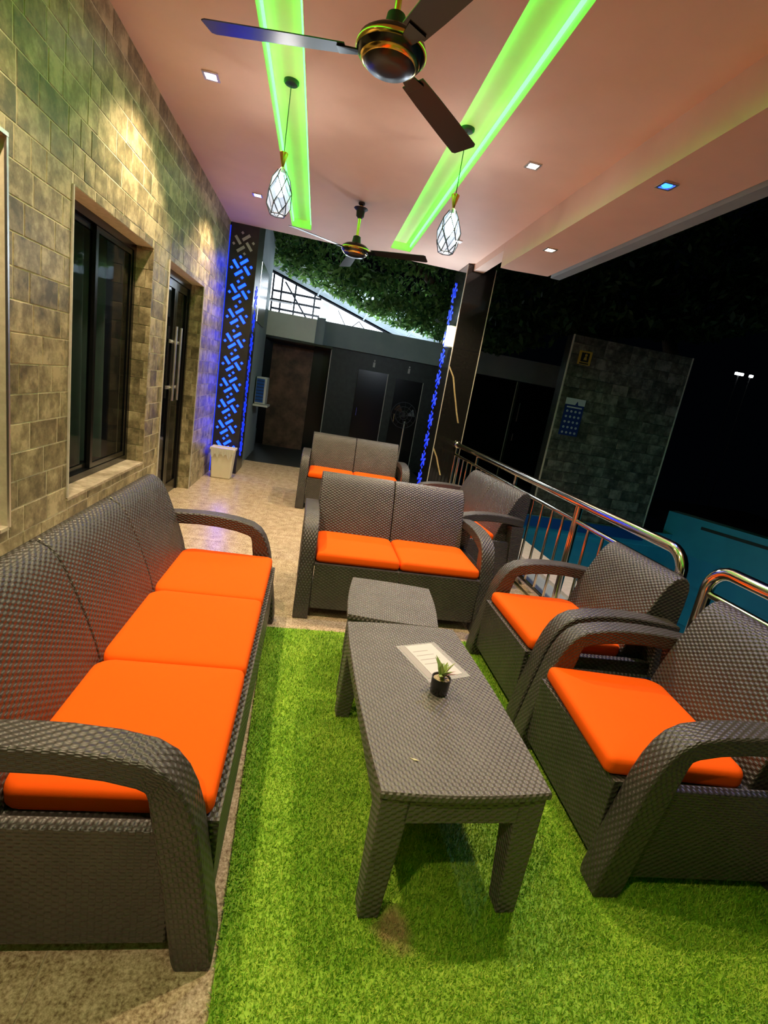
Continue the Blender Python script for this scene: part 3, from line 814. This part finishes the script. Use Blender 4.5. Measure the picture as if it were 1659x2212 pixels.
for x in (1.04, 1.73):                     # small restroom pictograms above the doors
    q = MB().lathe([(.004,.0),(.016,.012),(.016,.024),(.004,.036)], 10)
    q.v = [(x+a, -.012+b*.2, 1.90+c) for a, b, c in q.v]
    q.box(x-.020, x+.020, -.014, -.002, 1.80, 1.89)
    q.build('pictogram', M['unlit'], bd)
for x in (-.25, .75, 1.75):               # added tube lamps, unseen behind the fascia, to brighten roof and leaves
    lb = MB().tube([(x-.3, .34, 2.37), (x+.3, .34, 2.37)], .018, 8).build('added_tube_lamp', M['sconce'], bd, smooth=60)
    MB().box(x-.32, x+.32, .25, .44, 2.31, 2.335).build('added_lamp_bracket', M['acwhite'], bd)
    light('added_tube_glow', 'POINT', (x, 10.36, 2.44), 13, (.80,.92,1.0), shadow_soft_size=.06)
# side wall on the left with window and air conditioner
sw = struct(MB().box(-1.20, -.965, 7.45, 9.42, -.05, 3.5).build('wall_side', M['bluewall']))
struct(MB().box(-1.3, -.6, 9.56, 9.8, 2.6, 2.62).build('trim_8', M['bar']))
wn = structE('window_3', (-.955, 8.3, 2.05))
MB().box(-.004, .012, -.55, .42, 0, .80).build('shutter', M['door'], wn)
MB().box(-.004, .015, -.72, -.56, 0, .78).build('reflection_glow', M['lit'], wn)  # bright reflection beside the shutter, given as a glowing strip
ac = thing('air_conditioner', 'white window air conditioner on a bracket shelf on the left side wall', 'air conditioner', (-.945, 8.62, .83))
MB().box(-.0, .17, -.12, .25, .03, .46).build('casing', M['acwhite'], ac, bevel=.012)
MB().box(-.16+.17, .165-.03, -.128, -.119, .06, .43).build('front_grille', M['poolblue'], ac)
for k in range(7): MB().box(.015, .13, -.133, -.129, .09+.05*k, .10+.05*k).build('louvre', M['bar'], ac)
MB().box(-.012, .22, -.18, .28, -.004, .026).build('shelf', M['acwhite'], ac)
# lit hall behind with its trusses and corrugated roof
hl = thing('lit_hall', 'brightly lit open hall with steel trusses under a corrugated roof', 'building', (0, 11.5, 0))
MB().prism([(-1.5,2.2),(2.3,2.2),(2.3,2.33),(-1.5,3.47)], 'y', .05, .15).build('glowing_wall', M['lit'], hl)  # wall glows by itself in place of the hall's lamp light
for z in (2.66, 2.83, 3.00): MB().box(-1.14, -.12, -.18, -.15, z-.021, z+.021).build('truss_bar', M['bar'], hl)
for x in (-1.125, -.95, -.665, -.26): MB().box(x-.018, x+.018, -.15, -.125, 2.3, 3.12-.3*(x+.4)).build('truss_bar', M['bar'], hl)
for (a, b, r_) in (((-.89,3.21),(-.36,2.55),.019), ((-1.3,3.39),(2.3,2.315),.022)):
    MB().tube([(a[0],-.13,a[1]),(b[0],-.13,b[1])], r_, 6).build('truss_bar', M['bar'], hl)
xs_ = [.25,.50,.72,.95,1.18,1.4]
for i in range(len(xs_)-1):
    za = 2.94-.3*(xs_[i]); zb = 2.94-.3*xs_[i+1]
    MB().tube([(xs_[i],-.12,2.5 if i % 2 else za),(xs_[i+1],-.12,zb if i % 2 else 2.5)], .010, 5).build('truss_bar', M['bar'], hl)
part('post', 'cream', -.085, .05, -.30, -.20, 2.2, 2.93, parent=hl)
# corrugated roof: sloping sheet from (y=11.2) down line to the eave nearer the yard
n_ = 60; vs = []; fs = []
A0, A1 = Vector((-1.4, -.28, 3.44)), Vector((2.6, -.28, 2.25)); B0, B1 = Vector((-1.30, -.92, 3.69)), Vector((2.8, -.92, 2.67))
for j in range(n_+1):
    v_ = j/n_; dz = .014*math.sin(j*1.45)
    for u_ in (0, .5, 1):
        p = (A0*(1-u_)+A1*u_)*(1-v_) + (B0*(1-u_)+B1*u_)*v_; vs.append((p.x, p.y, p.z+dz))
        vs.append((p.x, p.y, p.z+dz+.004))
for j in range(n_):
    for i in range(2):
        for o_ in (0, 1):
            a = j*6+i*2+o_; fs.append((a, a+2, a+8, a+6))
MB().add(vs, fs).build('roof_sheet', M['sheet'], hl, smooth=80, fix=False)
for u_ in (.3, .55, .78):
    p = A0*(1-u_)+A1*u_; q_ = B0*(1-u_)+B1*u_
    MB().tube([(p.x,p.y,p.z-.03),(q_.x,q_.y,q_.z-.03)], .018, 6).build('rafter', M['sheet'], hl)
# pedestal fan
t = thing('pedestal_fan', 'dark pedestal fan standing behind the farthest sofa', 'fan', (1.52, 8.35, -.03), R(0))
MB().lathe([(.20,0),(.20,.02),(.05,.045),(.02,.05)], 24).build('base', M['blackmat'], t, smooth=40)
MB().tube([(0,0,.04),(0,0,1.0)], .015).build('pole', M['steel'], t, smooth=60)
MB().tube([(-.05,.10,1.10),(-.05,-.02,1.10)], [.06,.05], 14).build('motor', M['blackmat'], t, smooth=50)
g_ = MB()
for r_ in (.21, .14, .07):
    g_.tube([(-.05+r_*math.cos(2*math.pi*k/24), -.10+.03*(r_/.21), 1.10+r_*math.sin(2*math.pi*k/24)) for k in range(25)], .004, 5)
for k in range(12):
    a = 2*math.pi*k/12; g_.tube([(-.05,-.105,1.10),(-.05+.21*math.cos(a),-.07,1.10+.21*math.sin(a))], .0022, 4)
g_.build('guard', M['bar'], t)
for k in range(3):
    a = R(120*k+20); c_, s_ = math.cos(a), math.sin(a); P_ = lambda r, w_, dy: (-.05+r*c_-w_*s_, -.06+dy, 1.10+r*s_+w_*c_)
    MB().add([P_(.03,-.02,0),P_(.18,-.06,-.012),P_(.18,.06,.012),P_(.03,.02,0),P_(.03,-.02,.004),P_(.18,-.06,-.008),P_(.18,.06,.016),P_(.03,.02,.004)],
        [(0,1,2,3),(4,7,6,5),(0,4,5,1),(1,5,6,2),(2,6,7,3),(3,7,4,0)]).build('blade', M['black'], t)

# free standing stone wall by the pool with notices
ws = struct(MB().box(3.53, 5.46, 7.20, 7.40, -.5, 2.64).build('wall_poolside', M['darkwall']))
z = -.1
tmd = MB().add([(0,0,0),(1,0,0),(1,0,1),(0,0,1),(.02,-1,.02),(.98,-1,.02),(.98,-1,.98),(.02,-1,.98)], [(4,5,6,7),(0,1,5,4),(1,2,6,5),(2,3,7,6),(3,0,4,7)]).mesh('stone_tile')
rowi = 0
while z < 2.63:
    x = 3.535-(rowi % 2)*.10
    while x < 5.455:
        wd_ = random.choice([.16, .20, .26]); a, b = max(x, 3.535), min(x+wd_, 5.455)
        if b-a > .02:
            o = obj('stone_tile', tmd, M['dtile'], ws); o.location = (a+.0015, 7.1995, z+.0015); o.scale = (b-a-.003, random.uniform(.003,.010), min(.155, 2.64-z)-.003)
        x += wd_
    z += .155; rowi += 1
for i, x in enumerate((3.53, 5.462)):
    struct(MB().box(x-.010, x+.010, 7.186, 7.206, -.1, 2.64).build('trim_%d' % (9+i), M['coping']))
t = thing('warning_sign', 'small yellow notice with a dark figure, high on the poolside wall', 'sign', (3.76, 7.18, 2.345))
MB().box(-.10, .10, -.004, .004, -.095, .095).build('plate', M['ydot'], t)
MB().box(-.062, .062, -.007, -.004, -.055, .072).build('dark_field', M['ink'], t)
q = MB().lathe([(.004,-.02),(.02,-.008),(.02,.008),(.004,.02)], 12); q.v = [(a+.01, -.009+b*.1, c+.04) for a, b, c in q.v]
q.add([(-.02,-.0085,-.03),(.03,-.0085,-.03),(.022,-.0085,.018),(-.008,-.0085,.018),(-.02,-.0065,-.03),(.03,-.0065,-.03),(.022,-.0065,.018),(-.008,-.0065,.018)], [(0,1,2,3),(4,7,6,5),(0,4,5,1),(1,5,6,2),(2,6,7,3),(3,7,4,0)])
q.build('figure', M['ydot'], t)
MB().box(-.07, .07, -.007, -.004, -.086, -.068).build('caption_bar', M['ink'], t)
t = thing('pool_rules_poster', 'blue poster with white header and rows of icons on the poolside wall', 'poster', (3.79, 7.18, 1.49))
MB().box(-.15, .15, -.004, .004, -.27, .18).build('sheet', M['poster'], t)
MB().box(-.155, .155, -.005, .004, .182, .275).build('header', M['posterw'], t)
MB().prism([(.0,.182),(.05,.182),(.03,.24)], 'y', -.0075, -.005).build('header_mark', M['poster'], t)
MB().box(-.12, .12, -.006, -.004, .135, .155).build('title_bar', M['posterw'], t)
icon = MB().lathe([(.006,-.0015),(.017,-.0015),(.017,.0015),(.006,.0015)], 12, cap=False); icon.v = [(a, c, b) for a, b, c in icon.v]; im = icon.mesh('icon')
for r_ in range(5):
    for c_ in range(4):
        o = obj('icon', im, M['posterw'], t); o.location = (-.10+.067*c_, -.0058, .085-.078*r_)

# pool
struct(MB().box(2.06, 2.40, -2.5, 7.19, -.35, -.08).build('ground_strip', M['bluewall']))
cp = struct(MB().box(2.40, 2.72, -2.5, 7.19, -.35, -.045).build('trim_11', M['coping']))
pb = MB().box(2.72, 9.0, -2.5, 7.19, -1.5, -1.4).box(2.721, 2.76, -2.5, 7.19, -1.4, -.10).box(2.76, 9.0, 7.14, 7.19, -1.4, -.06)
pbo = struct(pb.build('pool_basin', M['pooltile']))
for y in (1.8, 4.6):                       # added underwater lamps, unseen, to brighten the pool and teal wall
    q = MB().tube([(2.755, y, -.75), (2.785, y, -.75)], .10, 20); q.build('added_pool_lamp', M['sconce'], pbo, smooth=50)
    l = light('added_pool_beam', 'AREA', (2.80, y, -.75), 6, (.55,.95,.95), size=.2); l.rotation_euler = (0, R(-90), 0); l.data.spread = R(170)
for k in range(5):
    struct(MB().box(2.76, 9.0, 6.65-.75*k, 6.77-.75*k, -1.399, -1.39).build('pool_line', M['poolblue']))
struct(MB().box(2.76, 5.46, 7.10, 7.138, -.22, -.06).build('pool_border', M['poolblue']))
struct(MB().box(2.765, 9.0, -2.5, 7.095, -.30, -.29).build('pool_water', M['water']))
t = thing('teal_wall', 'teal painted low wall standing beyond the pool at the right', 'wall', (5.93, 7.30, 0), R(-66))
MB().box(0, 6.0, -.0, .25, -1.39, .30).build('wall_body', M['tealwall'], t)
MB().box(.55, 4.5, -.012, 0, .155, .20).build('dark_slot', M['ink'], t)

# trees
def foliage(pts_n, xr, zlow, yr, hmax, size, cl=240):
    cx = rng.uniform(*xr, cl); cy_ = rng.uniform(*yr, cl); cz_ = np.array([zlow(x, y) for x, y in zip(cx, cy_)])+.10+rng.random(cl)**1.3*hmax
    idx = rng.integers(0, cl, pts_n)
    P = np.stack([cx[idx], cy_[idx], cz_[idx]], 1)+rng.normal(0, 1, (pts_n, 3))*np.array([.17,.15,.07])
    zl = np.array([zlow(x, y) for x, y in zip(P[:,0], P[:,1])])
    P[:,2] = np.maximum(P[:,2], zl+rng.random(pts_n)*.08)
    a = rng.normal(0, 1, (pts_n, 3)); a /= np.linalg.norm(a, axis=1)[:,None]
    b = np.cross(a, rng.normal(0, 1, (pts_n, 3))); b /= np.linalg.norm(b, axis=1)[:,None]
    s = size*(.6+.8*rng.random(pts_n))[:,None]
    V = np.empty((pts_n, 4, 3)); V[:,0] = P-a*s; V[:,1] = P+b*s*.38; V[:,2] = P+a*s; V[:,3] = P-b*s*.38
    me = bpy.data.meshes.new('foliage'); me.vertices.add(pts_n*4); me.vertices.foreach_set('co', V.ravel())
    me.loops.add(pts_n*4); me.loops.foreach_set('vertex_index', np.arange(pts_n*4, dtype=np.int32))
    me.polygons.add(pts_n); me.polygons.foreach_set('loop_start', np.arange(0, pts_n*4, 4, dtype=np.int32)); me.update(calc_edges=True)
    return me
def zl1(x, y):
    xs = [-1.4,-1.17,-.92,-.67,-.3,.19,.81,1.24,1.97,2.6]; zz = [3.4,3.3,3.04,2.92,2.8,2.73,2.55,2.45,2.37,2.3]
    return 1.42+(np.interp(x*9/y, xs, zz)-1.42)*y/9
def zl2(x, y):
    return 1.42+(np.interp(x*8/y, [2.0,2.8,3.9,5.2,6.05,7.3,9], [2.25,2.23,2.66,2.92,3.0,3.4,3.6])-1.42)*y/8
t = thing('tree', 'leafy tree canopy overhanging the lit hall roof, lower edge bright green', 'tree', (2.55, 10.9, 0))
MB().tube([(0,0,-.1),(.05,-.1,1.5),(-.1,-.4,2.7),(-.6,-1.0,3.4),(-1.6,-1.5,3.9)], [.16,.13,.11,.08,.04], 8).build('trunk', M['bark'], t, smooth=60)
o = obj('foliage', foliage(15000, (-1.6, 2.7), zl1, (9.3, 10.3), 1.5, .058, 190), M['leaf'], t); o['kind'] = 'stuff'; o.location = (-2.55, -10.9, 0)
t = thing('tree', 'dark tree canopy hanging over the poolside wall at the right', 'tree', (6.6, 9.2, 0))
MB().tube([(0,0,-.4),(-.05,-.1,1.6),(-.3,-.3,2.9),(-.9,-.5,3.8),(-1.8,-.8,4.3)], [.18,.15,.13,.09,.05], 8).build('trunk', M['bark'], t, smooth=60)
o = obj('foliage', foliage(22000, (2.1, 8.5), zl2, (7.4, 9.2), 2.0, .075, 320), M['leafd'], t); o['kind'] = 'stuff'; o.location = (-6.6, -9.2, 0)
# two distant lamps in the dark beyond the wall
for i, (x, w_) in enumerate(((10.5, .11), (10.85, .04))):
    t = thing('distant_lamp', ('larger' if i == 0 else 'smaller')+' of two tiny white lights in the dark at far right', 'lamp', (x, 12, -.4), 0, 'distant lights')
    MB().box(-w_, w_, -.03, .03, 3.68, 3.74).build('lamp_head', M['farlamp'], t, bevel=.01)
    MB().tube([(0,.02,0),(0,.02,3.68)], .012, 8).build('pole', M['blackmat'], t)
struct(MB().box(9.0, 14, 5, 14, -.6, -.4).build('ground_beyond', M['blackmat']))
